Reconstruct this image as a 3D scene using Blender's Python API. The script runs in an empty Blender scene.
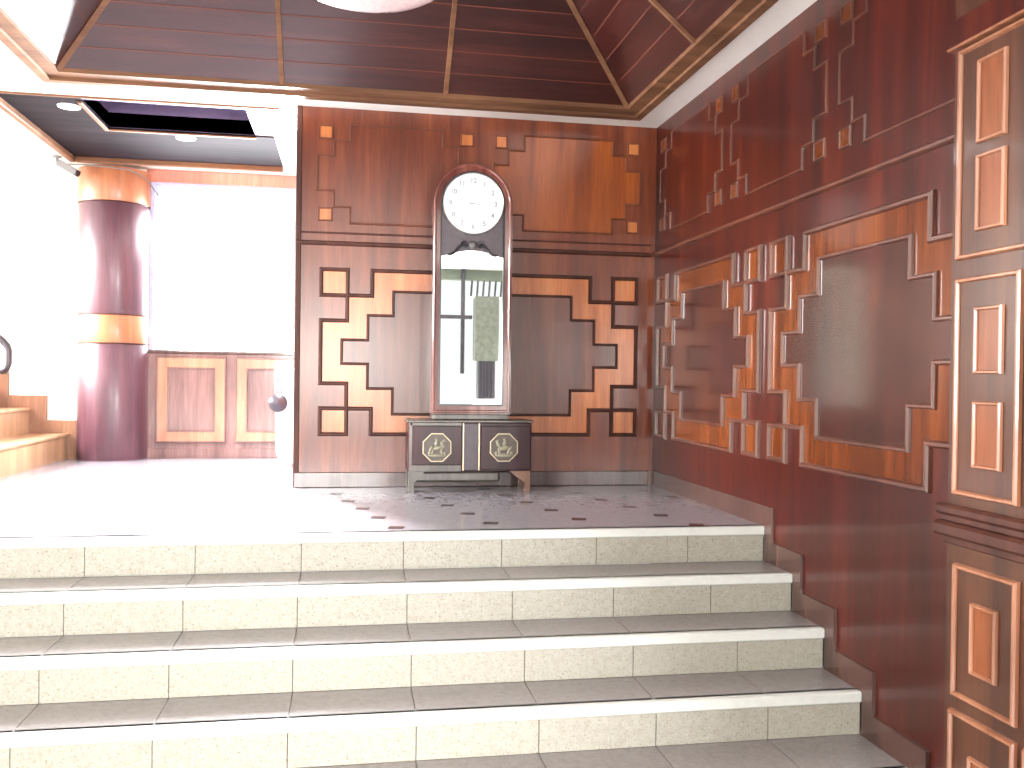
import bpy, math, random
from mathutils import Vector, Matrix
random.seed(4)
COL = bpy.context.scene.collection

# ------------------------------------------------------------------ materials
def srgb(r, g, b):
    def f(c):
        c /= 255.0
        return c/12.92 if c <= .04045 else ((c+.055)/1.055)**2.4
    return (f(r), f(g), f(b), 1)

class NT:
    def __init__(s, name):
        s.m = bpy.data.materials.new(name); s.m.use_nodes = True
        s.t = s.m.node_tree; s.n = s.t.nodes; s.l = s.t.links
        s.b = s.n['Principled BSDF']
        s.tc = s.n.new('ShaderNodeTexCoord')
    def mapping(s, scale, rot=(0,0,0)):
        m = s.n.new('ShaderNodeMapping'); m.inputs['Scale'].default_value = scale
        m.inputs['Rotation'].default_value = rot
        s.l.new(s.tc.outputs['Object'], m.inputs['Vector']); return m.outputs[0]
    def noise(s, vec, scale, detail=4, rough=.55, dist=0):
        n = s.n.new('ShaderNodeTexNoise'); n.inputs['Scale'].default_value = scale
        n.inputs['Detail'].default_value = detail; n.inputs['Roughness'].default_value = rough
        n.inputs['Distortion'].default_value = dist
        s.l.new(vec, n.inputs['Vector']); return n.outputs['Fac']
    def ramp(s, fac, stops, interp='LINEAR'):
        r = s.n.new('ShaderNodeValToRGB'); r.color_ramp.interpolation = interp
        e = r.color_ramp.elements
        while len(e) < len(stops): e.new(.5)
        for i, (p, c) in enumerate(stops): e[i].position = p; e[i].color = c
        s.l.new(fac, r.inputs[0]); return r.outputs[0]
    def mix(s, a, b, fac, mode='MIX'):
        m = s.n.new('ShaderNodeMix'); m.data_type = 'RGBA'; m.blend_type = mode
        for k, v in ((0, fac), (6, a), (7, b)):
            if hasattr(v, 'is_linked') or hasattr(v, 'links'): s.l.new(v, m.inputs[k])
            else: m.inputs[k].default_value = v
        return m.outputs[2]
    def color(s, c):
        if isinstance(c, tuple): s.b.inputs['Base Color'].default_value = c
        else: s.l.new(c, s.b.inputs['Base Color'])
    def bump(s, fac, strength=.1, dist=.002):
        b = s.n.new('ShaderNodeBump'); b.inputs['Strength'].default_value = strength
        b.inputs['Distance'].default_value = dist
        s.l.new(fac, b.inputs['Height']); s.l.new(b.outputs[0], s.b.inputs['Normal'])
    def set(s, **k):
        for a, v in k.items(): s.b.inputs[a.replace('_', ' ')].default_value = v

def wood(name, dark, mid, light, rough=.22, coat=.5, scale=(9, 9, .7), rot=(0,0,0), spec=.5, coat_rough=.08):
    t = NT(name)
    v = t.mapping(scale, rot)
    f1 = t.noise(v, 1.0, 6, .6, .6)
    c = t.ramp(f1, [(.3, dark), (.52, mid), (.75, light)])
    f2 = t.noise(t.mapping(tuple(q*9 for q in scale), rot), 1.0, 3, .6)
    c = t.mix(c, t.ramp(f2, [(.3, (.6,.6,.6,1)), (.65, (1,1,1,1))]), .55, 'MULTIPLY')
    f3 = t.noise(t.mapping((1.1, 1.1, .8)), 1.0, 2)
    c = t.mix(c, t.ramp(f3, [(.35, (.62,.56,.56,1)), (.65, (1.12,1.1,1.05,1))]), .8, 'MULTIPLY')
    t.color(c)
    t.set(Roughness=rough, Coat_Weight=coat, Coat_Roughness=coat_rough, Specular_IOR_Level=spec)
    return t.m

def plain(name, col, rough=.5, metal=0, coat=0, var=.12, vs=30, emit=None, es=0):
    t = NT(name)
    f = t.noise(t.mapping((1,1,1)), vs, 3)
    d = tuple(q*(1-var) for q in col[:3])+(1,)
    l = tuple(min(1, q*(1+var)) for q in col[:3])+(1,)
    t.color(t.ramp(f, [(.3, d), (.7, l)]))
    t.set(Roughness=rough, Metallic=metal, Coat_Weight=coat)
    if emit: t.set(Emission_Color=emit, Emission_Strength=es)
    return t.m

M = {}
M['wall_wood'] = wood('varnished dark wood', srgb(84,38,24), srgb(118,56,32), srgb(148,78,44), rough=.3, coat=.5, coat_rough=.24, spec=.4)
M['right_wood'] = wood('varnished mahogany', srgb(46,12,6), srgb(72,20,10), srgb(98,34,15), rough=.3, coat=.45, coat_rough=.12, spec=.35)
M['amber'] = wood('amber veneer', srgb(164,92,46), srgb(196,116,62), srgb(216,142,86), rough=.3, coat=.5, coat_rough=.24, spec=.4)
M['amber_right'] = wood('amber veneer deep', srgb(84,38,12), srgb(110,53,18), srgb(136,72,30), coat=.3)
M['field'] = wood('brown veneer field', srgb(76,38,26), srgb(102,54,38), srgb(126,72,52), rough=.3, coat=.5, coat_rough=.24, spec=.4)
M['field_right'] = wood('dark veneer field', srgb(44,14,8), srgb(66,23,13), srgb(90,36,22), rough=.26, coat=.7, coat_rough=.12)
M['upper_field'] = wood('orange brown veneer', srgb(116,50,16), srgb(152,74,24), srgb(182,98,34), rough=.3, coat=.5, coat_rough=.24, spec=.4)
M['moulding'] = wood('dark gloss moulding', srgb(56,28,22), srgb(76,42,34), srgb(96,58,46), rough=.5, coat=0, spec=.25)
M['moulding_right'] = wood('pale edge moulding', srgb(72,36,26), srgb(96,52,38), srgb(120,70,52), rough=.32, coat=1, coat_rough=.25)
M['soft_moulding'] = wood('soft brown moulding', srgb(90,48,34), srgb(114,64,44), srgb(136,80,56), rough=.45, coat=0, spec=.3)
M['skirt'] = wood('dark skirting', srgb(60,40,36), srgb(84,58,52), srgb(104,74,66), rough=.25)
M['pil'] = wood('pilaster wood', srgb(58,31,19), srgb(80,45,28), srgb(98,58,38), rough=.36, coat=.25, spec=.35)
M['pil_light'] = wood('pilaster inset veneer', srgb(104,54,26), srgb(128,69,36), srgb(148,86,50), rough=.36, coat=.25, spec=.35)
M['pil_edge'] = wood('pilaster pale moulding', srgb(134,86,60), srgb(162,108,80), srgb(186,134,104), rough=.3)
M['ceil_wood'] = wood('ceiling boards', srgb(44,19,15), srgb(62,27,22), srgb(82,39,32), rough=.34, coat=.3, scale=(.7,9,9))
M['ceil_side'] = wood('ceiling side boards', srgb(46,20,20), srgb(64,28,26), srgb(82,38,34), rough=.3, coat=.3, scale=(9,.7,9))
M['ceil_trim'] = wood('ceiling trim', srgb(104,72,52), srgb(126,90,66), srgb(146,108,82), rough=.6, coat=0, spec=.2, scale=(.7,9,9))
M['joint'] = plain('orange joint', srgb(108,56,42), .6)
M['coffer_dark'] = wood('dark soffit boards', srgb(24,18,24), srgb(36,28,34), srgb(48,40,46), rough=.8, coat=0, spec=.05, scale=(.7,9,9))
M['coffer_deep'] = plain('deep recess wood', srgb(96,84,112), .5)
M['plaster'] = plain('white plaster', srgb(236,234,228), .7, var=.02)
M['cream'] = plain('cream wall paint', srgb(252,246,232), .6, var=.02)
M['pink'] = wood('pale red wood', srgb(196,120,104), srgb(214,140,120), srgb(228,162,140))
M['col_dark'] = wood('column dark veneer', srgb(72,42,54), srgb(90,54,66), srgb(110,72,84), rough=.45, coat=.25, coat_rough=.22)
M['col_amber'] = wood('column amber veneer', srgb(164,98,62), srgb(184,118,78), srgb(200,138,98), rough=.45, coat=.25, coat_rough=.22)
M['low_panel'] = wood('pale brown wood', srgb(112,84,82), srgb(134,102,98), srgb(154,122,116))
M['low_amber'] = wood('salmon veneer', srgb(176,118,92), srgb(194,136,108), srgb(208,156,126))
M['tan'] = wood('tan stair boards', srgb(166,128,96), srgb(186,148,114), srgb(202,168,132), rough=.35, coat=.1)
M['tan_skirt'] = wood('brown stair skirting', srgb(134,94,72), srgb(154,112,88), srgb(172,132,106), rough=.35, coat=.1)
M['clock_wood'] = wood('clock case wood', srgb(92,44,40), srgb(128,72,64), srgb(166,110,98), rough=.16, coat=1)
M['cab_wood'] = wood('cabinet rosewood', srgb(34,9,17), srgb(54,16,27), srgb(78,28,40), rough=.32, coat=.1, spec=.3)
M['cab_grey'] = wood('cabinet grey edge', srgb(70,64,60), srgb(96,90,84), srgb(122,116,108), rough=.3, coat=.4)
M['foot_tan'] = wood('pale foot wood', srgb(120,84,64), srgb(146,106,82), srgb(168,128,102), rough=.4, coat=.2)
M['lattice'] = plain('grey lattice', srgb(96,84,92), .4)
M['dial'] = plain('white dial', srgb(246,248,250), .5, var=.01)
M['numeral'] = plain('pale grey numerals', srgb(150,154,164), .5)
M['black'] = plain('black edge', srgb(26,22,26), .3)
M['dark_metal'] = plain('dark grey metal', srgb(74,70,76), .35, .6)
M['grey_metal'] = plain('grey metal', srgb(112,112,114), .5, .3)
M['brass'] = plain('pale brass', srgb(206,190,160), .3, .6)
M['relief'] = plain('carved stone relief', srgb(150,146,128), .4)
M['relief_ground'] = plain('olive medallion ground', srgb(84,72,62), .4)
M['lamp_white'] = plain('lamp glass', srgb(220,196,196), .25, coat=.5)
M['spot'] = plain('downlight lens', srgb(255,250,240), .3, emit=(1,.97,.92,1), es=2.5)
M['white_paint'] = plain('white paint', srgb(250,250,250), .4, var=.01)
M['pier'] = plain('green grey tile', srgb(88,91,82), .4, var=.35, vs=14)
M['pier_plaster'] = plain('grey green plaster', srgb(104,112,100), .6, var=.1, vs=5)
M['concrete'] = plain('pale paving', srgb(214,212,206), .6, var=.06)
M['nosing'] = plain('smooth white nosing', srgb(200,202,198), .3, var=.04, coat=.3)

t = NT('mirror glass'); t.color(srgb(244,248,244)); t.set(Metallic=1.0, Roughness=.01); M['mirror'] = t.m

def terrazzo(name, base, speck, light, scale=75, rough=.3):
    t = NT(name)
    v = t.mapping((1,1,1))
    f = t.noise(v, scale, 3, .7)
    c = t.ramp(f, [(.33, speck), (.43, base), (.6, base), (.7, light)])
    f2 = t.noise(v, scale*.35, 2)
    c = t.mix(c, t.ramp(f2, [(.3, (.86,.84,.8,1)), (.6, (1,1,1,1))]), .8, 'MULTIPLY')
    t.color(c); t.set(Roughness=rough); return t.m
M['riser'] = terrazzo('speckled terrazzo', srgb(156,152,142), srgb(112,106,92), srgb(182,179,172), 110, .5)
M['tread'] = terrazzo('grey granite tread', srgb(136,130,130), srgb(120,114,114), srgb(150,144,144), 120, .2)
M['landing'] = terrazzo('mauve grey floor tile', srgb(146,142,150), srgb(134,130,138), srgb(160,156,164), 60, .15)
M['dot'] = plain('dark inlay tile', srgb(54,44,48), .2)
M['grout'] = plain('dark grout', srgb(84,76,68), .7)

def glass():
    t = NT('window glass'); n = t.n; l = t.l
    tr = n.new('ShaderNodeBsdfTransparent'); gl = n.new('ShaderNodeBsdfGlossy'); gl.inputs['Roughness'].default_value = .02
    fr = n.new('ShaderNodeFresnel'); mx = n.new('ShaderNodeMixShader')
    l.new(fr.outputs[0], mx.inputs[0]); l.new(tr.outputs[0], mx.inputs[1]); l.new(gl.outputs[0], mx.inputs[2])
    l.new(mx.outputs[0], n['Material Output'].inputs[0]); return t.m
M['glass'] = glass()

# ------------------------------------------------------------------ mesh helpers
class MB:
    def __init__(s, T=None): s.v = []; s.f = []; s.mi = []; s.sm = []; s.T = T; s.cur = 0
    def add(s, vs, fs, smooth=False):
        o = len(s.v)
        for p in vs: s.v.append(tuple(s.T(*p)) if s.T else tuple(p))
        for f in fs: s.f.append(tuple(i+o for i in f)); s.mi.append(s.cur); s.sm.append(smooth)
    def box(s, x0, x1, y0, y1, z0, z1, b=0.0):
        if b <= 0:
            vs = [(x,y,z) for z in (z0,z1) for y in (y0,y1) for x in (x0,x1)]
            s.add(vs, [(0,1,3,2),(4,6,7,5),(0,4,5,1),(2,3,7,6),(0,2,6,4),(1,5,7,3)])
            return
        b = min(b, (x1-x0)*.45, (y1-y0)*.45, (z1-z0)*.45)
        import itertools
        vs = []; idx = {}
        C = [(x0,x1),(y0,y1),(z0,z1)]
        for sx, sy, sz in itertools.product((0,1), repeat=3):
            sg = (sx,sy,sz)
            for a in range(3):
                p = []
                for k in range(3):
                    e = C[k][sg[k]]
                    p.append(e if k == a else e + (b if sg[k]==0 else -b))
                idx[(sg,a)] = len(vs); vs.append(tuple(p))
        fs = []
        for a in range(3):
            o = [k for k in range(3) if k != a]
            for sa in (0,1):
                q = []
                for (u,w) in ((0,0),(1,0),(1,1),(0,1)):
                    sg = [0,0,0]; sg[a]=sa; sg[o[0]]=u; sg[o[1]]=w
                    q.append(idx[(tuple(sg),a)])
                fs.append(tuple(q))
        for a in range(3):
            o = [k for k in range(3) if k != a]
            for u in (0,1):
                for w in (0,1):
                    s0=[0,0,0]; s1=[0,0,0]; s1[a]=1
                    s0[o[0]]=s1[o[0]]=u; s0[o[1]]=s1[o[1]]=w
                    fs.append((idx[(tuple(s0),o[0])], idx[(tuple(s1),o[0])], idx[(tuple(s1),o[1])], idx[(tuple(s0),o[1])]))
        for sg in itertools.product((0,1), repeat=3):
            fs.append((idx[(sg,0)], idx[(sg,1)], idx[(sg,2)]))
        s.add(vs, fs)
    def prism(s, poly, w0, w1):                      # polygon in local (u,v), extruded over w
        n = len(poly)
        vs = [(u,v,w0) for u,v in poly]+[(u,v,w1) for u,v in poly]
        fs = [tuple(range(n)), tuple(range(2*n-1, n-1, -1))]+[(i,(i+1)%n,n+(i+1)%n,n+i) for i in range(n)]
        s.add(vs, fs)
    def ring(s, outer, inner, w0, w1):               # matching outlines, hole kept open
        n = len(outer)
        vs = [(u,v,w) for w in (w0,w1) for u,v in outer]+[(u,v,w) for w in (w0,w1) for u,v in inner]
        fs = []
        for i in range(n):
            j = (i+1)%n
            fs += [(i,j,n+j,n+i), (2*n+i,3*n+i,3*n+j,2*n+j), (n+i,n+j,3*n+j,3*n+i), (i,2*n+i,2*n+j,j)]
        s.add(vs, fs)
    def sweep(s, path, prof, closed=True):           # mitred moulding: path in (u,v), prof = (side offset, w)
        n = len(path); m = len(prof); vs = []
        P = [Vector(p) for p in path]
        for i in range(n):
            a = P[i]-P[i-1] if (closed or i > 0) else P[1]-P[0]
            b = P[(i+1)%n]-P[i] if (closed or i < n-1) else P[i]-P[i-1]
            a.normalize(); b.normalize()
            na = Vector((-a.y,a.x)); nb = Vector((-b.y,b.x)); mt = na+nb
            mt = na if mt.length < 1e-6 else mt/ (mt.dot(na))
            for (o,w) in prof: vs.append((P[i].x+mt.x*o, P[i].y+mt.y*o, w))
        fs = []
        for i in range(n if closed else n-1):
            j = (i+1)%n
            for k in range(m-1): fs.append((i*m+k, i*m+k+1, j*m+k+1, j*m+k))
        if not closed: fs += [tuple(range(m)), tuple(range(n*m-1, n*m-m-1, -1))]
        s.add(vs, fs)
    def tube(s, pts, r, seg=10, closed=False):
        P = [Vector(p) for p in pts]; n = len(P); vs = []; up = None
        for i in range(n):
            d = (P[(i+1)%n]-P[i-1]) if closed else (P[min(i+1,n-1)]-P[max(i-1,0)])
            d.normalize()
            if up is None: up = d.orthogonal().normalized()
            else: up = (up-d*up.dot(d)).normalized()
            sd = d.cross(up); rr = r[i] if isinstance(r,(list,tuple)) else r
            for k in range(seg):
                a = 2*math.pi*k/seg
                vs.append(tuple(P[i]+up*math.cos(a)*rr+sd*math.sin(a)*rr))
        fs = []
        for i in range(n if closed else n-1):
            j = (i+1)%n
            for k in range(seg): fs.append((i*seg+k, i*seg+(k+1)%seg, j*seg+(k+1)%seg, j*seg+k))
        if not closed: fs += [tuple(range(seg-1,-1,-1)), tuple((n-1)*seg+k for k in range(seg))]
        s.add(vs, fs, True)
    def lathe(s, prof, c=(0,0,0), seg=48, axis='Z'):
        vs = []; m = len(prof)
        for k in range(seg):
            a = 2*math.pi*k/seg; ca, sa = math.cos(a), math.sin(a)
            for (r,h) in prof:
                p = (r*ca, r*sa, h) if axis=='Z' else (r*ca, -h, r*sa) if axis=='Y' else (h, r*ca, r*sa)
                vs.append((c[0]+p[0], c[1]+p[1], c[2]+p[2]))
        fs = [(k*m+i, ((k+1)%seg)*m+i, ((k+1)%seg)*m+i+1, k*m+i+1) for k in range(seg) for i in range(m-1)]
        if prof[0][0] > 1e-5: fs.append(tuple(k*m for k in range(seg-1,-1,-1)))
        if prof[-1][0] > 1e-5: fs.append(tuple(k*m+m-1 for k in range(seg)))
        s.add(vs, fs, True)
    def build(s, name, mats, parent=None):
        me = bpy.data.meshes.new(name); me.from_pydata(s.v, [], s.f)
        if not isinstance(mats, (list, tuple)): mats = [mats]
        for m in mats: me.materials.append(m)
        import bmesh
        for p, i, sm in zip(me.polygons, s.mi, s.sm): p.material_index = i; p.use_smooth = sm
        bm = bmesh.new(); bm.from_mesh(me); bmesh.ops.recalc_face_normals(bm, faces=bm.faces)
        if any(s.sm):
            for e in bm.edges:
                if len(e.link_faces) == 2 and e.calc_face_angle(0) > .7: e.smooth = False
        bm.to_mesh(me); bm.free()
        o = bpy.data.objects.new(name, me); COL.objects.link(o)
        if parent is not None:
            o.parent = parent
            o.matrix_parent_inverse = world(parent).inverted()
        return o

def world(o):
    m = Matrix.Translation(o.location) @ o.rotation_euler.to_matrix().to_4x4()
    return (world(o.parent) @ o.matrix_parent_inverse @ m) if o.parent else m

def tag(o, label=None, cat=None, group=None, kind=None):
    if label: o['label'] = label
    if cat: o['category'] = cat
    if group: o['group'] = group
    if kind: o['kind'] = kind
    return o
def thing(name, loc, label, cat, group=None, kind=None):
    o = bpy.data.objects.new(name, None); COL.objects.link(o); o.location = loc; o.empty_display_size = .1
    return tag(o, label, cat, group, kind)
def struct(name, mb, m, label, cat): return tag(mb.build(name, m), label, cat, kind='structure')

# ------------------------------------------------------------------ measured layout (metres, z = 0 on the landing)
XR, D, Y0, TD, RH, HC = 2.0137, 5.9016, 4.1826, .2916, .17, 2.384
XW = -.326
NST = 5                       # risers
ZB = -NST*RH                  # lower floor
def YN(k): return Y0-k*TD-(.045 if k == 4 else 0)
YB = YN(NST-1)            # face of the lowest riser
FRONT = -3.0
FAR = 8.0
XL = -4.2

TB = lambda u, v, w: (u, D-w, v)          # back wall: u = x, v = z, w towards the room
TR = lambda u, v, w: (XR-w, u, v)         # right wall: u = y, v = z

def half_round(wd, h): return [(-wd/2,0),(-wd*.42,h*.62),(-wd*.2,h),(wd*.2,h),(wd*.42,h*.62),(wd/2,0)]

def stepped(c, r):            # c = c0,c1,c2,c2',c1',c0'   r = r0 (top) .. r0' (bottom)
    c0,c1,c2,d2,d1,d0 = c; r0,r1,r2,s2,s1,s0 = r
    return [(c2,r0),(d2,r0),(d2,r1),(d1,r1),(d1,r2),(d0,r2),(d0,s2),(d1,s2),(d1,s1),(d2,s1),(d2,s0),(c2,s0),(c2,s1),(c1,s1),(c1,s2),(c0,s2),(c0,r2),(c1,r2),(c1,r1),(c2,r1)]

def motif(parent, T, co, ci, amber, field, mould, mw=.026):
    ro = (1.37,1.21,1.05,.655,.497,.335); ri = (1.24,1.087,.93,.78,.625,.463)
    P = stepped(co, ro); Q = stepped(ci, ri)
    a = MB(T); a.ring(P, Q, 0, .006) if False else a.prism(P, 0, .005)
    pan = a.build('wall_panel', amber, parent)
    f = MB(T); f.prism(Q, .005, .009); f.build('panel_field', field, pan)
    m = MB(T); m.sweep(P, half_round(mw, .02)); m.build('outer_moulding', mould, pan)
    m = MB(T); m.sweep(Q, [(o, w+.005) for o, w in half_round(mw*.72, .015)]); m.build('inner_moulding', mould, pan)
    for (x0,x1) in ((co[0],co[1]),(co[4],co[5])):
        for (z1,z0) in ((ro[0],ro[1]),(ro[4],ro[5])):
            sq = [(x0,z0),(x1,z0),(x1,z1),(x0,z1)]
            b = MB(T); b.prism(sq, 0, .005); so = b.build('corner_square', amber, pan)
            m = MB(T); m.sweep(sq, half_round(mw, .021)); m.build('square_moulding', mould, pan)

def upper_motif(parent, T, co, amber, field, mould, mw=.014):
    ro = (2.28,2.18,2.082,1.865,1.765,1.665)
    P = stepped(co, ro)
    a = MB(T); a.prism(P, 0, .003); pan = a.build('wall_panel', field, parent)
    m = MB(T); m.sweep(P, half_round(mw, .011)); m.build('outer_moulding', mould, pan)
    for (x0,x1) in ((co[0],co[1]),(co[4],co[5])):
        for (z1,z0) in ((ro[0],ro[1]),(ro[4],ro[5])):
            g = .012
            sq = [(x0+g,z0+g),(x1-g,z0+g),(x1-g,z1-g),(x0+g,z1-g)]
            b = MB(T); b.prism(sq, 0, .006); b.build('corner_square', amber, pan)
            m = MB(T); m.sweep(sq, half_round(mw*.8, .011)); m.build('square_moulding', mould, pan)

# ------------------------------------------------------------------ back wall
b = MB(); b.box(XW, XR+.15, D, D+.12, -.05, HC)
wb = struct('wall_back', b, M['wall_wood'], 'varnished brown wood-panelled wall behind the tall clock', 'wall')
motif(wb, TB, (-.17,-.008,.147,1.568,1.725,1.885), (-.04,.122,.28,1.44,1.596,1.753), M['amber'], M['field'], M['moulding'])
upper_motif(wb, TB, (-.202,-.1,.002,.584,.687,.79), M['amber'], M['wall_wood'], M['soft_moulding'])
upper_motif(wb, TB, (.915,1.01,1.115,1.71,1.805,1.9), M['amber'], M['upper_field'], M['soft_moulding'])
m = MB(TB); m.sweep([(XW,1.535),(XR-.03,1.535)], half_round(.03,.018), False); m.sweep([(XW,1.60),(XR-.03,1.60)], half_round(.012,.006), False)
m.build('rail', M['moulding'], wb)
m = MB(TB); m.box(XW-.006, XW+.03, .0, HC, 0, .012, .004); m.build('edge_strip', M['moulding'], wb)
b = MB(TB); b.box(XW, XR-.03, 0, .095, 0, .014, .004)
struct('baseboard_back', b, M['skirt'], 'dull grey-brown baseboard under the back panelling', 'baseboard')

# ------------------------------------------------------------------ right wall
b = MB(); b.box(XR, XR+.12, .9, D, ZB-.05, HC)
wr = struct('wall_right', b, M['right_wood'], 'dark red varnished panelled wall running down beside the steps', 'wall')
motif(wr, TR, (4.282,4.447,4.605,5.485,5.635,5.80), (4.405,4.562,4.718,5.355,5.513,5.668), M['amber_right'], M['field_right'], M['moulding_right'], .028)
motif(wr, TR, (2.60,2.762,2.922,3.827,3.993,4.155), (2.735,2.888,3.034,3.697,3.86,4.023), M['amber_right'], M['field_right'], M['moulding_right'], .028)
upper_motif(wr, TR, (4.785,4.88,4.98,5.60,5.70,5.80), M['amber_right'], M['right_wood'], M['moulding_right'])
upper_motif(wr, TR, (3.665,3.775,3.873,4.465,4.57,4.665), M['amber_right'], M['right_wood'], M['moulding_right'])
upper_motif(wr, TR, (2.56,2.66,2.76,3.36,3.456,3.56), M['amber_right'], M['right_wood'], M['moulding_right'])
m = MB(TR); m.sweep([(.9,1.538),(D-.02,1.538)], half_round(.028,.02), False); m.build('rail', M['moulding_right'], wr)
# stepped skirting following the stairs
low = [(D, 0), (Y0, 0)]; up = [(D,.1)]
e = .075
for k in range(NST):
    y = YN(k); low += [(y, -k*RH), (y, -(k+1)*RH)]; up += [(y-e, .1-k*RH), (y-e, .1-(k+1)*RH)]
low += [(.9, ZB)]; up += [(.9, ZB+.1)]
poly = low+up[::-1]
cl = [poly[0]]
for q in poly[1:]:
    if (Vector(q)-Vector(cl[-1])).length > 1e-4: cl.append(q)
b = MB(TR); b.prism(cl, 0, .012)
sk = struct('baseboard_right', b, M['skirt'], 'dark stepped skirting following the stairs along the right wall', 'baseboard')
m = MB(TR); m.sweep(up[1:], half_round(.007,.014), False); m.build('skirting_edge', M['skirt'], sk)

# ------------------------------------------------------------------ landing floor with dark inlay tiles
b = MB(); b.box(XL, XR, Y0+.02, FAR+.1, -.06, 0)
b.cur = 1
def inside(x, y): return Y0+.06 < y < D-.03 and -2.6 < x < XR-.05
for i in range(-24, 24):
    for j in range(-9, 9):
        x = .473+i*.0725+j*.46; y = 5.345-i*.315+j*.085
        if (x > -.16-.0 or (y > D and False)) and (x < XR-.06) and (Y0+.07 < y < FAR-.05) and not (y > D-.05 and x > XW-.05):
            c, s_ = .036, .006
            dx, dy = math.cos(-.23)*c, math.sin(-.23)*c
            # small square set straight with the tile grid
            pts = [(x+dx-dy, y+dy+dx), (x-dx-dy, y-dy+dx), (x-dx+dy, y-dy-dx), (x+dx+dy, y+dy-dx)]
            b.add([(px,py,.0012) for px,py in pts], [(0,1,2,3)])
struct('floor', b, [M['landing'], M['dot']], 'mauve-grey tiled landing with small dark square inlays', 'floor')
b = MB(); b.box(XL, 6.0, FRONT-.2, YB, ZB-.08, ZB)
struct('floor_lower', b, M['tread'], 'grey granite floor at the foot of the steps', 'floor')

# ------------------------------------------------------------------ terrazzo staircase
st = thing('staircase', (0, YB, ZB), 'broad flight of speckled terrazzo steps with white nosings rising to the landing', 'stairs')
XJ = [-1.10+.4525*k for k in range(-7, 7)]
XS = [XL+.01]+[x for x in XJ if XL < x < XR-.05]+[XR]
for k in range(NST):
    y = YN(k); z = -k*RH
    r = MB(); r.box(XL+.01, XR-.012, y+.014, y+.06, z-RH, z-.004); r.cur = 1
    for a, c in zip(XS[:-1], XS[1:]):
        r.box(a+.0015, c-.0015 if c < XR else XR-.012, y+.010, y+.03, z-RH+.001, z-.042, .001)
    r.build('riser', [M['grout'], M['riser']], st)
    nn = MB(); nn.prism([(y+.05, z-.042), (y+.004, z-.042), (y, z-.037), (y, z-.006), (y+.006, z), (y+.03, z), (y+.05, z)], XL+.01, XR-.012)
    nn.v = [(w_, u_, v_) for (u_, v_, w_) in nn.v]
    nn.build('nosing', M['nosing'], st)
    if k > 0:
        tr = MB(); tr.box(XL+.01, XR-.012, y+.03, YN(k-1)+.02, z-.05, z-.002); tr.cur = 1
        for a, c in zip(XS[:-1], XS[1:]):
            tr.box(a+.0015, c-.0015 if c < XR else XR-.012, y+.032, YN(k-1)+.012, z-.03, z, .001)
        tr.build('tread', [M['grout'], M['tread']], st)

# ------------------------------------------------------------------ ceiling with main coffer
CX0, CX1, CY1 = -1.745, 1.837, 5.718     # outer edge of the coffer frame
CY0 = CY1-(CX1-CX0)
c = MB()
TZ = HC+.10
S2 = dict(x0=-2.10, x1=-.532, y0=6.0, y1=7.62)
# soffit boards as boxes around the two openings
R2 = (-1.63, -.656, 6.06, 6.70)
for (x0,x1,y0,y1) in [(XL,6.0,FRONT,CY0),(XL,CX0,CY0,CY1),(CX1,XR+.12,CY0,CY1),(XR+.12,6.0,CY0,1.0),(XL,XR+.12,CY1,R2[2]),(XL,R2[0],R2[2],R2[3]),(R2[1],XR+.12,R2[2],R2[3]),(XL,XR+.12,R2[3],FAR+.15)]:
    c.box(x0,x1,y0,y1,HC,TZ)
ce = struct('ceiling', c, M['plaster'], 'white plaster ceiling border around the dark wooden coffers', 'ceiling')
# frame mouldings of the main coffer
FX0, FX1, FY1, FY0 = CX0+.125, CX1-.135, CY1-.165, CY0+.15
co = thing('ceiling_coffer', (0, (CY0+CY1)/2, HC), 'large dark brown sloping wooden ceiling coffer with pale trim over the steps', 'ceiling coffer', kind='structure')
f = MB()
o_ = [(CX0,CY0),(CX1,CY0),(CX1,CY1),(CX0,CY1)]; i_ = [(FX0,FY0),(FX1,FY0),(FX1,FY1),(FX0,FY1)]
mid = [(CX0+.05,CY0+.05),(CX1-.05,CY0+.05),(CX1-.05,CY1-.06),(CX0+.05,CY1-.06)]
f.ring(o_, mid, HC-.012, TZ)
f.ring(mid, i_, HC+.006, TZ)
f.build('frame', M['ceil_trim'], co)
SL, INS = .85, 1.0
ZC = HC+.03
def cpt(x, y, a): return (x, y, ZC+SL*a)
A = [(FX0,FY0),(FX1,FY0),(FX1,FY1),(FX0,FY1)]
I = [(FX0+INS,FY0+INS),(FX1-INS,FY0+INS),(FX1-INS,FY1-INS),(FX0+INS,FY1-INS)]
for q in range(4):
    p0, p1 = A[q], A[(q+1)%4]; q0, q1 = I[q], I[(q+1)%4]
    s = MB(); s.add([(*p0,ZC),(*p1,ZC),(*q1,ZC+SL*INS),(*q0,ZC+SL*INS)], [(0,1,2,3)])
    s.cur = 1
    kx = Vector((q0[0]-p0[0], q0[1]-p0[1])); k2 = Vector((q1[0]-p1[0], q1[1]-p1[1]))
    for n in range(1, 9):
        tt = n*.108; 
        if tt > .96: break
        g = .0022
        L = [Vector(p0)+kx*(tt-g), Vector(p1)+k2*(tt-g), Vector(p1)+k2*(tt+g), Vector(p0)+kx*(tt+g)]
        H = [ZC+SL*INS*(tt-g)-.003]*2+[ZC+SL*INS*(tt+g)-.003]*2
        s.add([(v.x,v.y,h) for v,h in zip(L,H)], [(0,1,2,3)])
    s.build('sloped_panel', [M['ceil_wood'] if q in (0,2) else M['ceil_side'], M['joint']], co)
s = MB(); s.add([(*p, ZC+SL*INS) for p in I], [(0,1,2,3)]); s.build('top_panel', M['ceil_wood'], co)
def bar(mb, a, b_, r):
    mb.tube([a, b_], r, 4)
for q in range(4):
    h = MB(); bar(h, (*A[q], ZC-.004), (*I[q], ZC+SL*INS-.004), .022); h.build('hip_rib', M['ceil_trim'], co)
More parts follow.
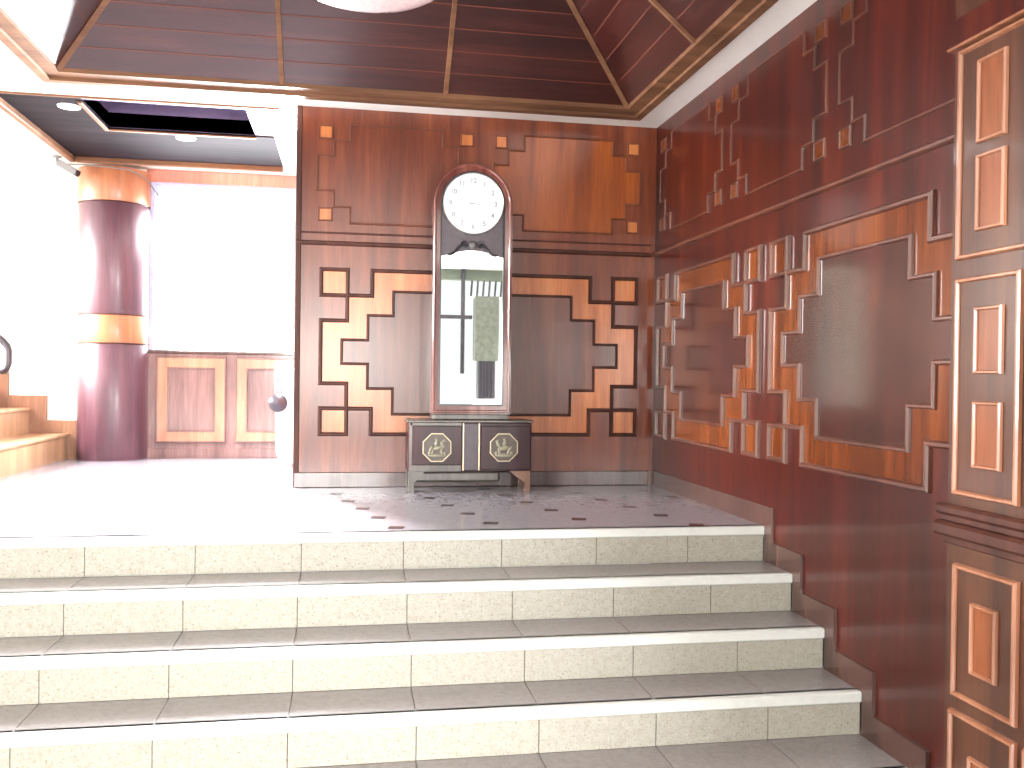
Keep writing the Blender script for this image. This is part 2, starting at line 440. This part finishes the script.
for x in (-.40, .56):
    for (ya, d) in ((FY1,-1),(FY0,1)):
        h = MB(); a0 = .0
        h.tube([(x,ya,ZC-.004),(x,ya+d*INS*.999,ZC+SL*INS-.004)], .018, 4); h.build('rib', M['ceil_trim'], co)
for yy in (4.42, 3.46):
    for (xa, d) in ((FX1,-1),(FX0,1)):
        h = MB(); h.tube([(xa,yy,ZC-.004),(xa+d*INS*.999,yy,ZC+SL*INS-.004)], .018, 4); h.build('rib', M['ceil_trim'], co)

# second coffer beyond the wall
c2 = thing('ceiling_coffer', ((S2['x0']+S2['x1'])/2, 6.8, HC), 'small dark recessed wooden ceiling panel over the far lobby beside the round column', 'ceiling coffer', kind='structure')
p = MB()
x0,x1,y0,y1 = S2['x0'],S2['x1'],S2['y0'],S2['y1']
p.box(x0,R2[0],y0,y1,HC-.012,HC-.002); p.box(R2[0],x1,R2[3],y1,HC-.012,HC-.002)  # right of the recess, white plaster stands in for strongly lit boards
p.build('soffit_board', M['coffer_dark'], c2)
p = MB(); rx0,rx1,ry0,ry1 = R2; zt = HC+.5
p.box(rx0,rx1,ry1,ry1+.01,HC-.012,zt); p.box(rx0-.01,rx0,ry0,ry1,HC-.012,zt); p.box(rx1,rx1+.01,ry0,ry1,HC-.002,zt); p.box(rx0,rx1,ry0-.01,ry0,HC-.002,zt); p.box(rx0-.01,rx1+.01,ry0-.01,ry1+.01,zt,zt+.01)
p.build('recess', M['coffer_deep'], c2)
p = MB()
p.box(x0-.05,x0,y0,y1+.05,HC-.05,HC,.008); p.box(x0,x1,y1,y1+.05,HC-.05,HC,.008)
p.box(rx0-.03,rx0,ry0,ry1+.03,HC-.024,HC-.012,.003); p.box(rx0,rx1,ry1,ry1+.03,HC-.024,HC-.012,.003); p.box(XL,-.44,5.985,6.0,HC-.012,HC)
p.build('frame', M['ceil_trim'], c2)

# ------------------------------------------------------------------ far lobby wall, window, low panelled wall
XO0, XO1 = -1.585, XR+.12
b = MB()
b.box(XL, XO0-.06, FAR+.03, FAR+.15, -.05, HC)
wf = struct('wall_far', b, M['cream'], 'bright cream wall beside the round column behind the wooden stairs', 'wall')
b = MB(); b.box(XO0-.06, XO1, FAR, FAR+.12, 2.28, HC, .004)
struct('trim_1', b, M['pink'], 'pinkish wooden header above the bright far window', 'trim')
w = thing('window_1', ((XO0+XO1)/2, FAR+.06, .88), 'wide overexposed window beyond the round column', 'window', kind='structure')
b = MB(); b.box(XO0-.06, XO0, FAR+.01, FAR+.1, .88, 2.28, .004); b.box(.2,.25, FAR+.03, FAR+.09, .88, 2.28); b.box(XO0, XO1, FAR+.02, FAR+.1, 2.26, 2.28)
b.build('window_frame', plain('blue grey frame', srgb(170,176,204), .4), w)
b = MB(); b.box(XO0, XO1, FAR+.055, FAR+.06, .9, 2.26); b.build('pane', M['glass'], w)

lw = thing('panelled_parapet', (-1.0, FAR, 0), 'low pale brown panelled wall under the bright far window', 'low wall')
TF = lambda u, v, ww: (u, FAR-ww, v)
b = MB(TF); b.box(XO0-.08, XO1, 0, .87, -.12, 0, .003); b.build('body', M['low_panel'], lw)
b = MB(TF); b.box(XO0-.08, XO1, .865, .895, -.14, .015, .006); b.build('coping', M['skirt'], lw)
for (a0,a1) in ((-1.55,-1.007),(-.92,-.38),(-.29,.25)):
    P = [(a0,.135),(a1,.135),(a1,.835),(a0,.835)]; g = .088
    Q = [(a0+g,.135+g),(a1-g,.135+g),(a1-g,.835-g),(a0+g,.835-g)]
    b = MB(TF); b.ring(P, Q, 0, .012); pn = b.build('raised_frame', M['low_amber'], lw)
    m = MB(TF); m.sweep(P, half_round(.018,.018)); m.sweep(Q, half_round(.016,.018)); m.build('moulding', M['low_panel'], pn)
b = MB(TF); b.box(XO0-.08, XO1, 0, .08, 0, .01, .003); b.build('plinth', M['low_panel'], lw)

# round column
cx, cy, cr = -1.885, FAR-.03, .268
cm = thing('round_column', (cx, cy, 0), 'round veneered column with two amber bands on dark wood by the far window', 'column')
def band(z0, z1, m, name, rr=cr):
    q = MB(); q.lathe([(rr-.002,z0),(rr,z0+.004),(rr,z1-.004),(rr-.002,z1)], (cx,cy,0), 72); q.build(name, m, cm)
band(0, .935, M['col_dark'], 'lower_shaft'); band(.935,1.165, M['col_amber'], 'amber_band'); band(1.165,2.06, M['col_dark'], 'upper_shaft'); band(2.06, HC-.05, M['col_amber'], 'amber_capital', cr+.006)
for z in (.935, 1.165, 2.06):
    q = MB(); q.lathe([(cr,z-.006),(cr+.006,z-.003),(cr+.006,z+.003),(cr,z+.006)], (cx,cy,0), 72); q.build('joint_ring', M['moulding'], cm)

# swing gate leaf (white) with knob next to the wall end
sg = thing('swing_gate', (-.50, 7.2, 0), 'white gate leaf with dark round knob beside the end of the panelled wall', 'gate')
TG = lambda u, v, ww: (u, 7.2-ww, v)
b = MB(TG); b.prism([(-.535,.22),(-.53,.12),(-.50,.03),(-.40,.03),(-.40,.76),(-.542,.76)], 0, .03); b.build('leaf', M['white_paint'], sg)
b = MB(TG); b.box(-.535,-.475,.64,.71,.03,.04,.003); b.box(-.538,-.485,.545,.615,.03,.04,.003); b.build('latch_plate', M['grey_metal'], sg)
b = MB(); b.lathe([(0,.0),(.03,.0),(.066,.01),(.07,.03),(.05,.05),(0,.058)], (-.515,7.17,.49), 24, 'Y'); b.build('knob', M['dark_metal'], sg)

# ------------------------------------------------------------------ wooden stairs at the left
ws = thing('wooden_stairs', (-2.7, 7.0, 0), 'tan wooden stairs climbing leftwards beside the cream wall', 'stairs')
yn, yf = 6.1, FAR+.029
for k in range(4):
    x = -2.22-.29*k; z = .205*k
    b = MB(); b.box(x-.29, x-.012, yn, yf, z, z+.18); b.build('riser', M['tan'], ws)
    b = MB(); b.box(x-.31, x, yn-.02, yf, z+.18, z+.205, .006); b.build('tread', M['tan'], ws)
b = MB(TF)
pol = [(-2.16,0),(-2.16,.31),(-2.40,.31),(-2.40,.51),(-2.69,.51),(-2.69,.70),(-2.98,.70),(-2.98,.92),(-3.27,.92),(-3.27,1.1),(-3.4,1.1),(-3.4,0)]
b.prism(pol, -.029, .012); b.build('skirting', M['tan_skirt'], ws)
hr = thing('handrail', (-2.68, 7.9, .7), 'dark grey bent handrail end above the wooden stairs', 'handrail')
b = MB(); b.tube([(-3.4,7.9,1.55),(-2.85,7.9,1.07),(-2.70,7.9,.945),(-2.665,7.9,.905),(-2.655,7.9,.87),(-2.655,7.9,.765),(-2.67,7.9,.72),(-2.71,7.9,.70)], .028, 12); b.build('rail', M['dark_metal'], hr)
b = MB(); b.tube([(-2.95,7.9,1.15),(-2.95,FAR+.03,1.12)], .012, 8); b.build('bracket', M['dark_metal'], hr); b = MB(); b.tube([(-2.71,7.9,.695),(-2.71,FAR+.03,.695)], .014, 8); b.build('bracket', M['dark_metal'], hr)

# security camera
sc = thing('security_camera', (-2.2, 7.72, HC), 'small grey security camera under the ceiling left of the column', 'camera')
b = MB(); b.lathe([(0,0),(.034,0),(.034,.012),(0,.012)], (-2.25,7.7,HC-.012), 20); b.tube([(-2.25,7.7,HC-.01),(-2.245,7.7,HC-.06),(-2.2,7.7,HC-.075)], .011, 8); b.build('mount', M['grey_metal'], sc)
A0 = Vector((-2.235,7.71,HC-.05)); A1 = Vector((-2.09,7.66,HC-.135))
b = MB(); b.tube([A0, A1], .036, 4); b.build('housing', M['grey_metal'], sc)
b = MB(); b.tube([A1, A1+(A1-A0)*.06], .026, 14); b.build('lens', M['black'], sc)
b = MB(); b.tube([(-2.2,7.70,HC-.06),(-2.1,7.67,HC-.062),(-1.9,7.68,HC-.068),(-1.72,7.72,HC-.075),(-1.62,7.84,HC-.11),(-1.55,7.96,HC-.22)], .005, 6)
tag(b.build('cable', M['grey_metal']), 'thin grey cable looping round the top of the column', 'cable')

# downlights
for (x, y, lab) in ((-1.74+.0,6.19,'round recessed downlight left of the dark ceiling recess'),(-1.146,6.835,'round recessed downlight between recess and far ceiling trim')):
    dl = thing('downlight', (x, y, HC), lab, 'ceiling light', 'downlights in the far ceiling')
    q = MB(); q.lathe([(.044,-.012),(.046,-.020),(.066,-.020),(.069,-.012)], (x,y,HC), 32); q.build('trim_ring', M['white_paint'], dl)
    q = MB(); q.lathe([(0,-.018),(.026,-.016),(.046,-.012)], (x,y,HC), 32); q.build('lens', M['spot'], dl)

# hanging ceiling lamp
lp = thing('ceiling_lamp', (.06, 3.7, 2.27), 'round pale ceiling lamp hanging inside the large coffer', 'ceiling light')
q = MB(); q.lathe([(0,2.215),(.1,2.228),(.2,2.228),(.27,2.248),(.3,2.265),(.3,2.30),(.27,2.32),(0,2.33)], (.06,3.7,0), 64); q.build('shade', M['lamp_white'], lp)
q = MB(); q.lathe([(.285,2.300),(.312,2.300),(.312,2.318),(.285,2.318)], (.06,3.7,0), 64); q.build('rim', M['grey_metal'], lp)
q = MB(); q.tube([(.06,3.7,2.33),(.06,3.7,ZC+SL*INS)], .012, 8); q.build('rod', M['grey_metal'], lp)

# ------------------------------------------------------------------ low cabinet under the clock
def TV(y): return lambda u, v, ww: (u, y-ww, v)
cab = thing('low_cabinet', (.75, 5.76, 0), 'low dark rosewood cabinet with two octagonal medallions under the tall clock', 'cabinet')
YC = 5.62
b = MB(); b.box(.368,1.130,YC,5.885,.125,.425,.004); b.build('body', M['cab_wood'], cab)
b = MB(); b.box(.358,1.140,YC-.012,5.89,.425,.440,.004); b.build('top', M['cab_grey'], cab)
b = MB(TV(YC)); b.box(.372,.39,.125,.425,0,.006); b.box(.376,.69,.125,.165,0,.008,.002); b.box(.376,.69,.405,.425,0,.006,.002); b.build('edge_trim', M['cab_grey'], cab)
for (x0, x1, mx, k) in ((.392,.692,.541,0),(.812,1.124,.955,1)):
    b = MB(TV(YC)); b.box(x0,x1,.168 if k==0 else .135,.405,0,.010,.003); d = b.build('door', M['cab_wood'], cab)
    R = .086; zc = .273
    oc = [(mx+R*math.cos(math.pi/8+math.pi/4*n)*1.06, zc+R*math.sin(math.pi/8+math.pi/4*n)*1.06) for n in range(8)]
    b = MB(TV(YC)); b.prism(oc, .010, .013); md = b.build('medallion', M['relief_ground'], d)
    b = MB(TV(YC)); b.sweep(oc, [(o,w_+.010) for o,w_ in half_round(.007,.010)]); b.build('octagon_frame', M['brass'], d)
    # carved relief: ground, legs, arched body, neck and rider-like lumps
    b = MB()
    def lump(u, v, ru, rv, rot=0):
        n = 14; vs = [(mx+u, YC-.026, zc+v)]
        for (s_, h) in ((.6,.022),(1,.013)):
            for q in range(n):
                a = 2*math.pi*q/n; uu = math.cos(a)*ru*s_; vv = math.sin(a)*rv*s_
                vs.append((mx+u+uu*math.cos(rot)-vv*math.sin(rot), YC-h, zc+v+uu*math.sin(rot)+vv*math.cos(rot)))
        fs = [(0,1+q,1+(q+1)%n) for q in range(n)]+[(1+q,1+n+q,1+n+(q+1)%n,1+(q+1)%n) for q in range(n)]
        b.add(vs, fs, True)
    fl = -1 if k == 0 else 1
    for (u,v,ru,rv,ro) in ((0,-.048,.058,.012,0),(-.004*fl,-.004,.034,.014,.2),(-.030*fl,-.026,.009,.024,.2),(.028*fl,-.024,.009,.026,-.25),(-.034*fl,.018,.012,.024,.5),(-.040*fl,.040,.014,.008,.3),(.004*fl,.024,.013,.020,-.2),(.004*fl,.048,.010,.010,0),(.038*fl,-.010,.008,.022,-.5),(.046*fl,-.036,.012,.014,0),(-.048*fl,-.036,.010,.014,0)):
        lump(u,v,ru,rv,ro)
    b.build('relief_carving', M['relief'], md)
b = MB(TV(YC)); b.box(.708,.796,.135,.415,0,.006)
for i in range(9): b.box(.708+i*.0105,.7105+i*.0105,.135,.415,.006,.010)
for i in range(27): b.box(.708,.796,.137+i*.0105,.1395+i*.0105,.006,.010)
b.build('lattice_panel', M['lattice'], cab)
b = MB(TV(YC)); b.box(.699,.707,.13,.422,0,.014,.002); b.box(.797,.805,.13,.422,0,.014,.002); b.build('pilaster_strip', M['brass'], cab)
b = MB(); b.box(.385,.94,YC+.02,YC+.2,.055,.125,.015); b.build('apron', M['cab_grey'], cab)
for (x, s_) in ((.372,1),(1.126,-1)):
    for yy in (YC+.005, 5.83):
        b = MB(lambda u, v, w_: (u, yy+w_, v)); b.prism([(x,0),(x+s_*.035,0),(x+s_*.03,.05),(x+s_*(.1 if s_>0 else .13),.125),(x,.125)], 0, .04); b.build('foot', M['cab_grey'] if s_>0 else M['foot_tan'], cab)

# ------------------------------------------------------------------ tall clock with mirror
ck = thing('tall_clock', (.755, 5.78, .44), 'tall arched clock with white dial and long mirror door on the low cabinet', 'clock')
YF = 5.68; MX = .755; RO = .249; ZA = 1.782
def arch(r, z0, za=ZA, n=28, cxx=MX):
    return [(cxx-r,z0),(cxx+r,z0)]+[(cxx+r*math.cos(math.pi*k/n), za+r*math.sin(math.pi*k/n)) for k in range(n+1)]
b = MB(TV(5.88)); b.prism(arch(RO-.006,.475), 0, .16); b.build('case', M['clock_wood'], ck)
o1 = arch(RO,.475); i1 = arch(.199,.530)
b = MB(TV(YF)); b.ring(o1, i1, -.05, 0); b.build('door_frame', M['clock_wood'], ck)
m = MB(TV(YF)); m.sweep(arch(.235,.492), half_round(.02,.012)); m.build('frame_bead', M['clock_wood'], ck)
m = MB(TV(YF)); m.ring(arch(.202,.527), arch(.194,.536), -.01, .006); m.build('frame_lip', M['black'], ck)
b = MB(); b.box(.515,.995,YF-.012,5.88,.44,.475,.006); b.build('plinth', M['cab_grey'], ck)
b = MB(TV(YF)); b.prism(arch(.197,1.40), -.03, -.022); 
for i in range(24): b.box(.562+i*.0165,.5655+i*.0165,1.44,1.80,-.022,-.019)
for i in range(19): b.box(.560,.950,1.5+i*.0165,1.5035+i*.0165,-.022,-.019)
b.build('fretwork_panel', M['lattice'], ck)
# mirror with a curved top edge
top = [( .952-(.952-.558)*k/24, 1.452+.04*math.sin(math.pi*k/24)**1.2) for k in range(25)]
b = MB(TV(YF)); b.prism([(.558,.533),(.952,.533)]+top, -.02, -.012); b.build('mirror', M['mirror'], ck)
# scroll ornament
b = MB()
def scroll(sg):
    pts = [(MX+sg*(.035+.12*k/14), YF+.004, 1.515-.050*(k/14)**1.6+.014*math.sin(k/14*math.pi*2)) for k in range(15)]
    b.tube(pts, [.012-.006*k/14 for k in range(15)], 8)
    pts = []
    for k in range(18):
        a = k/17*math.pi*2.4; r = .022*(1-k/22)
        pts.append((MX+sg*(.05+r*math.cos(a)), YF+.002, 1.530+r*math.sin(a)))
    b.tube(pts, .0055, 6)
scroll(1); scroll(-1)
b.build('scroll_ornament', M['dark_metal'], ck)
b = MB(); b.lathe([(0,.02),(.018,.016),(.026,.006),(.028,0)], (MX,YF+.008,1.525), 20, 'Y'); b.build('rosette', M['grey_metal'], ck)
b = MB(); b.lathe([(0,.0),(.188,.0),(.188,.012),(0,.012)], (MX,YF+.016,ZA), 72, 'Y'); dial = b.build('dial', M['dial'], ck)
b = MB(); b.lathe([(.186,0),(.186,.018),(.192,.022),(.197,.016),(.198,0)], (MX,YF+.016,ZA), 72, 'Y'); b.build('bezel', plain('silver bezel', srgb(214,214,218), .15, .8), ck)
dg = None
for h in range(1, 13):
    cu = bpy.data.curves.new('numeral', 'FONT'); cu.body = str(h); cu.size = .042; cu.align_x = 'CENTER'; cu.align_y = 'CENTER'; cu.extrude = .001; cu.offset = .0008
    tmp = bpy.data.objects.new('numeral_tmp', cu); COL.objects.link(tmp)
    bpy.context.view_layer.update()
    me = bpy.data.meshes.new_from_object(tmp.evaluated_get(bpy.context.evaluated_depsgraph_get()))
    bpy.data.objects.remove(tmp)
    a = math.pi/2-h*math.pi/6; R = .142
    me.transform(Matrix.Translation((MX+R*math.cos(a), YF+.002, ZA+R*math.sin(a))) @ Matrix.Rotation(math.pi/2, 4, 'X'))
    me.materials.clear(); me.materials.append(M['numeral'])
    o = bpy.data.objects.new('numeral', me); COL.objects.link(o); o.parent = dial; o.matrix_parent_inverse = world(dial).inverted()
def hand(ang, L, wd, name):
    b = MB(); a = math.pi/2-ang; d = Vector((math.cos(a),math.sin(a))); n = Vector((-d.y,d.x))
    P = [d*-.02+n*wd*.5, d*-.02-n*wd*.5, d*L-n*wd*.2, d*L+n*wd*.2]
    vs = [(MX+p.x, YF+.0, ZA+p.y) for p in P]+[(MX+p.x, YF-.0015, ZA+p.y) for p in P]
    b.add(vs, [(0,1,2,3),(4,5,6,7),(0,1,5,4),(1,2,6,5),(2,3,7,6),(3,0,4,7)]); b.build(name, M['numeral'], dial)
hand(math.radians(95), .05, .006, 'hour_hand'); hand(math.radians(-86), .075, .004, 'minute_hand')

# ------------------------------------------------------------------ pilaster on the right
pl = thing('pilaster', (1.97, 2.0, ZB), 'reddish-brown panelled wooden pilaster at the right edge with pale mouldings', 'pilaster')
XP = 1.93
TP = lambda u, v, w_: (XP-w_, u, v)
b = MB(); b.box(XP, XR, .9, 2.705, ZB, HC, .004); b.build('shaft', M['pil'], pl)
m = MB(TP); m.box(.9,2.73,.285,.318,0,.03,.008); m.box(.9,2.72,.262,.287,0,.02,.005); m.box(.9,2.735,.215,.262,0,.035,.01); m.box(.9,2.71,.19,.215,0,.012,.004); m.build('ledge', M['moulding'], pl)
def rpanel(y0,y1,z0,z1, insets, ec):
    P = [(y0,z0),(y1,z0),(y1,z1),(y0,z1)]
    b = MB(TP); b.prism(P, 0, .006); pn = b.build('raised_panel', M['pil'], pl)
    m = MB(TP); m.sweep(P, half_round(.018,.018)); m.build('panel_moulding', ec, pn)
    for (a0,a1,b0,b1) in insets:
        Q = [(a0,b0),(a1,b0),(a1,b1),(a0,b1)]
        b = MB(TP); b.prism(Q, .006, .01); b.build('inset_panel', M['pil_light'], pn)
        m = MB(TP); m.sweep(Q, [(o,w_+.006) for o,w_ in half_round(.013,.014)]); m.build('inset_moulding', ec, pn)
rpanel(2.08,2.658,1.11,1.765,[(2.45,2.566,1.46,1.708),(2.45,2.565,1.187,1.412),(2.17,2.286,1.46,1.708),(2.17,2.286,1.187,1.412)], M['pil_edge'])
for (ya, yb) in ((2.381,2.656),(2.05,2.325)):
    c_ = (ya+yb)/2-.012
    rpanel(ya,yb,.36,1.035,[(c_-.056,c_+.056,.744,.94),(c_-.056,c_+.056,.452,.648)], M['pil_edge'])
    rpanel(ya-.005,yb-.01,-.283,.125,[(c_-.052,c_+.052,-.19,.02)], M['pil_edge'])
    rpanel(ya-.005,yb,-.765,-.345,[(c_-.052,c_+.052,-.66,-.46)], M['pil_edge'])
m = MB(TP); m.prism([(.9,1.785),(2.69,1.785),(2.69,1.80),(2.655,1.87),(.9,1.87)], -.02, .03); m.build('cornice', M['right_wood'], pl)
m = MB(TP); m.box(.9,2.70,1.778,1.787,0,.034,.003); m.build('cornice_edge', M['pil_edge'], pl)

# ------------------------------------------------------------------ side toward the street (seen in the mirror)
b = MB(); b.box(XL-.12, XL, FRONT, FAR+.15, ZB-.05, HC)
struct('wall_left', b, M['cream'], 'cream wall at the left side of the hall', 'wall')
b = MB(); b.box(XL, 6.0, FRONT-.15, FRONT, 2.22, TZ)
struct('wall_front', b, M['pier_plaster'], 'grey-green beam above the open street entrance', 'wall')
b = MB(); b.box(-14, 14, -22, FRONT-.2, ZB-.15, ZB-.04)
struct('floor_street', b, M['concrete'], 'pale paving outside the entrance', 'floor')
pr = thing('entrance_pier', (2.1,-2.85,ZB), 'green-grey tiled pier on a white plinth reflected at the right of the clock mirror', 'pier')
b = MB(); b.box(1.93,2.30,-3.0,-2.72,.95,1.95,.006); b.build('tiled_shaft', M['pier'], pr)
b = MB(); b.box(1.99,2.25,-2.98,-2.74,.36,.95)
for i in range(5): b.box(2.0+i*.05,2.02+i*.05,-2.74,-2.73,.36,.95)
b.build('fluted_shaft', M['dark_metal'], pr)
b = MB(); b.box(1.93,2.6,-3.02,-2.66,ZB,.36,.01); b.build('plinth', M['white_paint'], pr)
gt = thing('entrance_grille', (1.7,-2.9,ZB), 'dark grille bars with a long thin rail reflected in the clock mirror', 'grille')
for i in range(7):
    b = MB(); x = 1.90+i*.095; b.tube([(x,-3.06,1.97),(x+.03,-3.06,2.40)], .016, 8); b.build('bar', M['dark_metal'], gt)
b = MB(); b.box(1.73,1.79,-2.98,-2.92,.75,HC,.004); b.build('post', M['dark_metal'], gt)
b = MB(); b.box(.4,1.90,-2.90,-2.87,1.60,1.66); b.build('cross_rail', M['dark_metal'], gt)
b = MB(); b.box(1.84,2.7,-3.09,-3.03,1.93,1.97,.004); b.build('bottom_rail', M['white_paint'], gt)

# ------------------------------------------------------------------ light
wd = bpy.data.worlds.new('sky'); bpy.context.scene.world = wd; wd.use_nodes = True
bg = wd.node_tree.nodes['Background']; bg.inputs[0].default_value = (.96,.98,1,1); bg.inputs[1].default_value = 1.15
def area(name, loc, target, sx, sy, power, col=(1,1,1), spread=math.pi):
    l = bpy.data.lights.new(name, 'AREA'); l.shape = 'RECTANGLE'; l.size = sx; l.size_y = sy; l.energy = power; l.color = col; l.spread = spread
    o = bpy.data.objects.new(name, l); COL.objects.link(o); o.location = loc
    o.rotation_euler = (Vector(target)-Vector(loc)).to_track_quat('-Z','Y').to_euler(); return o
area('entrance_daylight', (-.35,-3.4,1.0), (-.35,4,.9), 1.9, 1.25, 330, (1,.99,.96))
area('entrance_fill', (3.4,-2.4,.3), (.6,4,-.1), 1.8, 1.6, 900, (1,.99,.97))
area('side_daylight', (-4.05,6.4,1.35), (-1,6.2,0), 3.0, 1.8, 520, (1,1,1), 1.9)
area('far_window_daylight', (-.7,8.3,1.5), (-.5,5,-.3), 2.0, 1.2, 900, (.93,.97,1))
area('tread_fill_light', (-.47,6.7,2.2), (-.2,3.9,-.4), .26, .3, 480, (.88,.94,1))  # added lamp without a known fixture, brightens the front of the left treads
sl = bpy.data.lights.new('low_sun', 'SUN'); sl.energy = 75; sl.angle = math.radians(14); sl.color = (1,.98,.95)
so = bpy.data.objects.new('low_sun', sl); COL.objects.link(so)
so.rotation_euler = Vector((.325,-.945,-.50)).to_track_quat('-Z','Y').to_euler()

# ------------------------------------------------------------------ camera
f_, H_, yaw, pit, rol = 920.6271, .711, .1766, -.0079, .013
fw = Vector((math.sin(yaw)*math.cos(pit), math.cos(yaw)*math.cos(pit), math.sin(pit)))
r0 = Vector((math.cos(yaw), -math.sin(yaw), 0)); u0 = r0.cross(fw)
rr = math.cos(rol)*r0+math.sin(rol)*u0; uu = -math.sin(rol)*r0+math.cos(rol)*u0
cam = bpy.data.cameras.new('camera'); cam.sensor_width = 36; cam.lens = f_/1024*36
oc_ = bpy.data.objects.new('camera', cam); COL.objects.link(oc_)
mt = Matrix(((rr.x,uu.x,-fw.x,0),(rr.y,uu.y,-fw.y,0),(rr.z,uu.z,-fw.z,H_),(0,0,0,1)))
oc_.matrix_world = mt
bpy.context.scene.camera = oc_
S = bpy.context.scene
S.view_settings.view_transform = 'Standard'; S.view_settings.look = 'None'; S.view_settings.exposure = 0
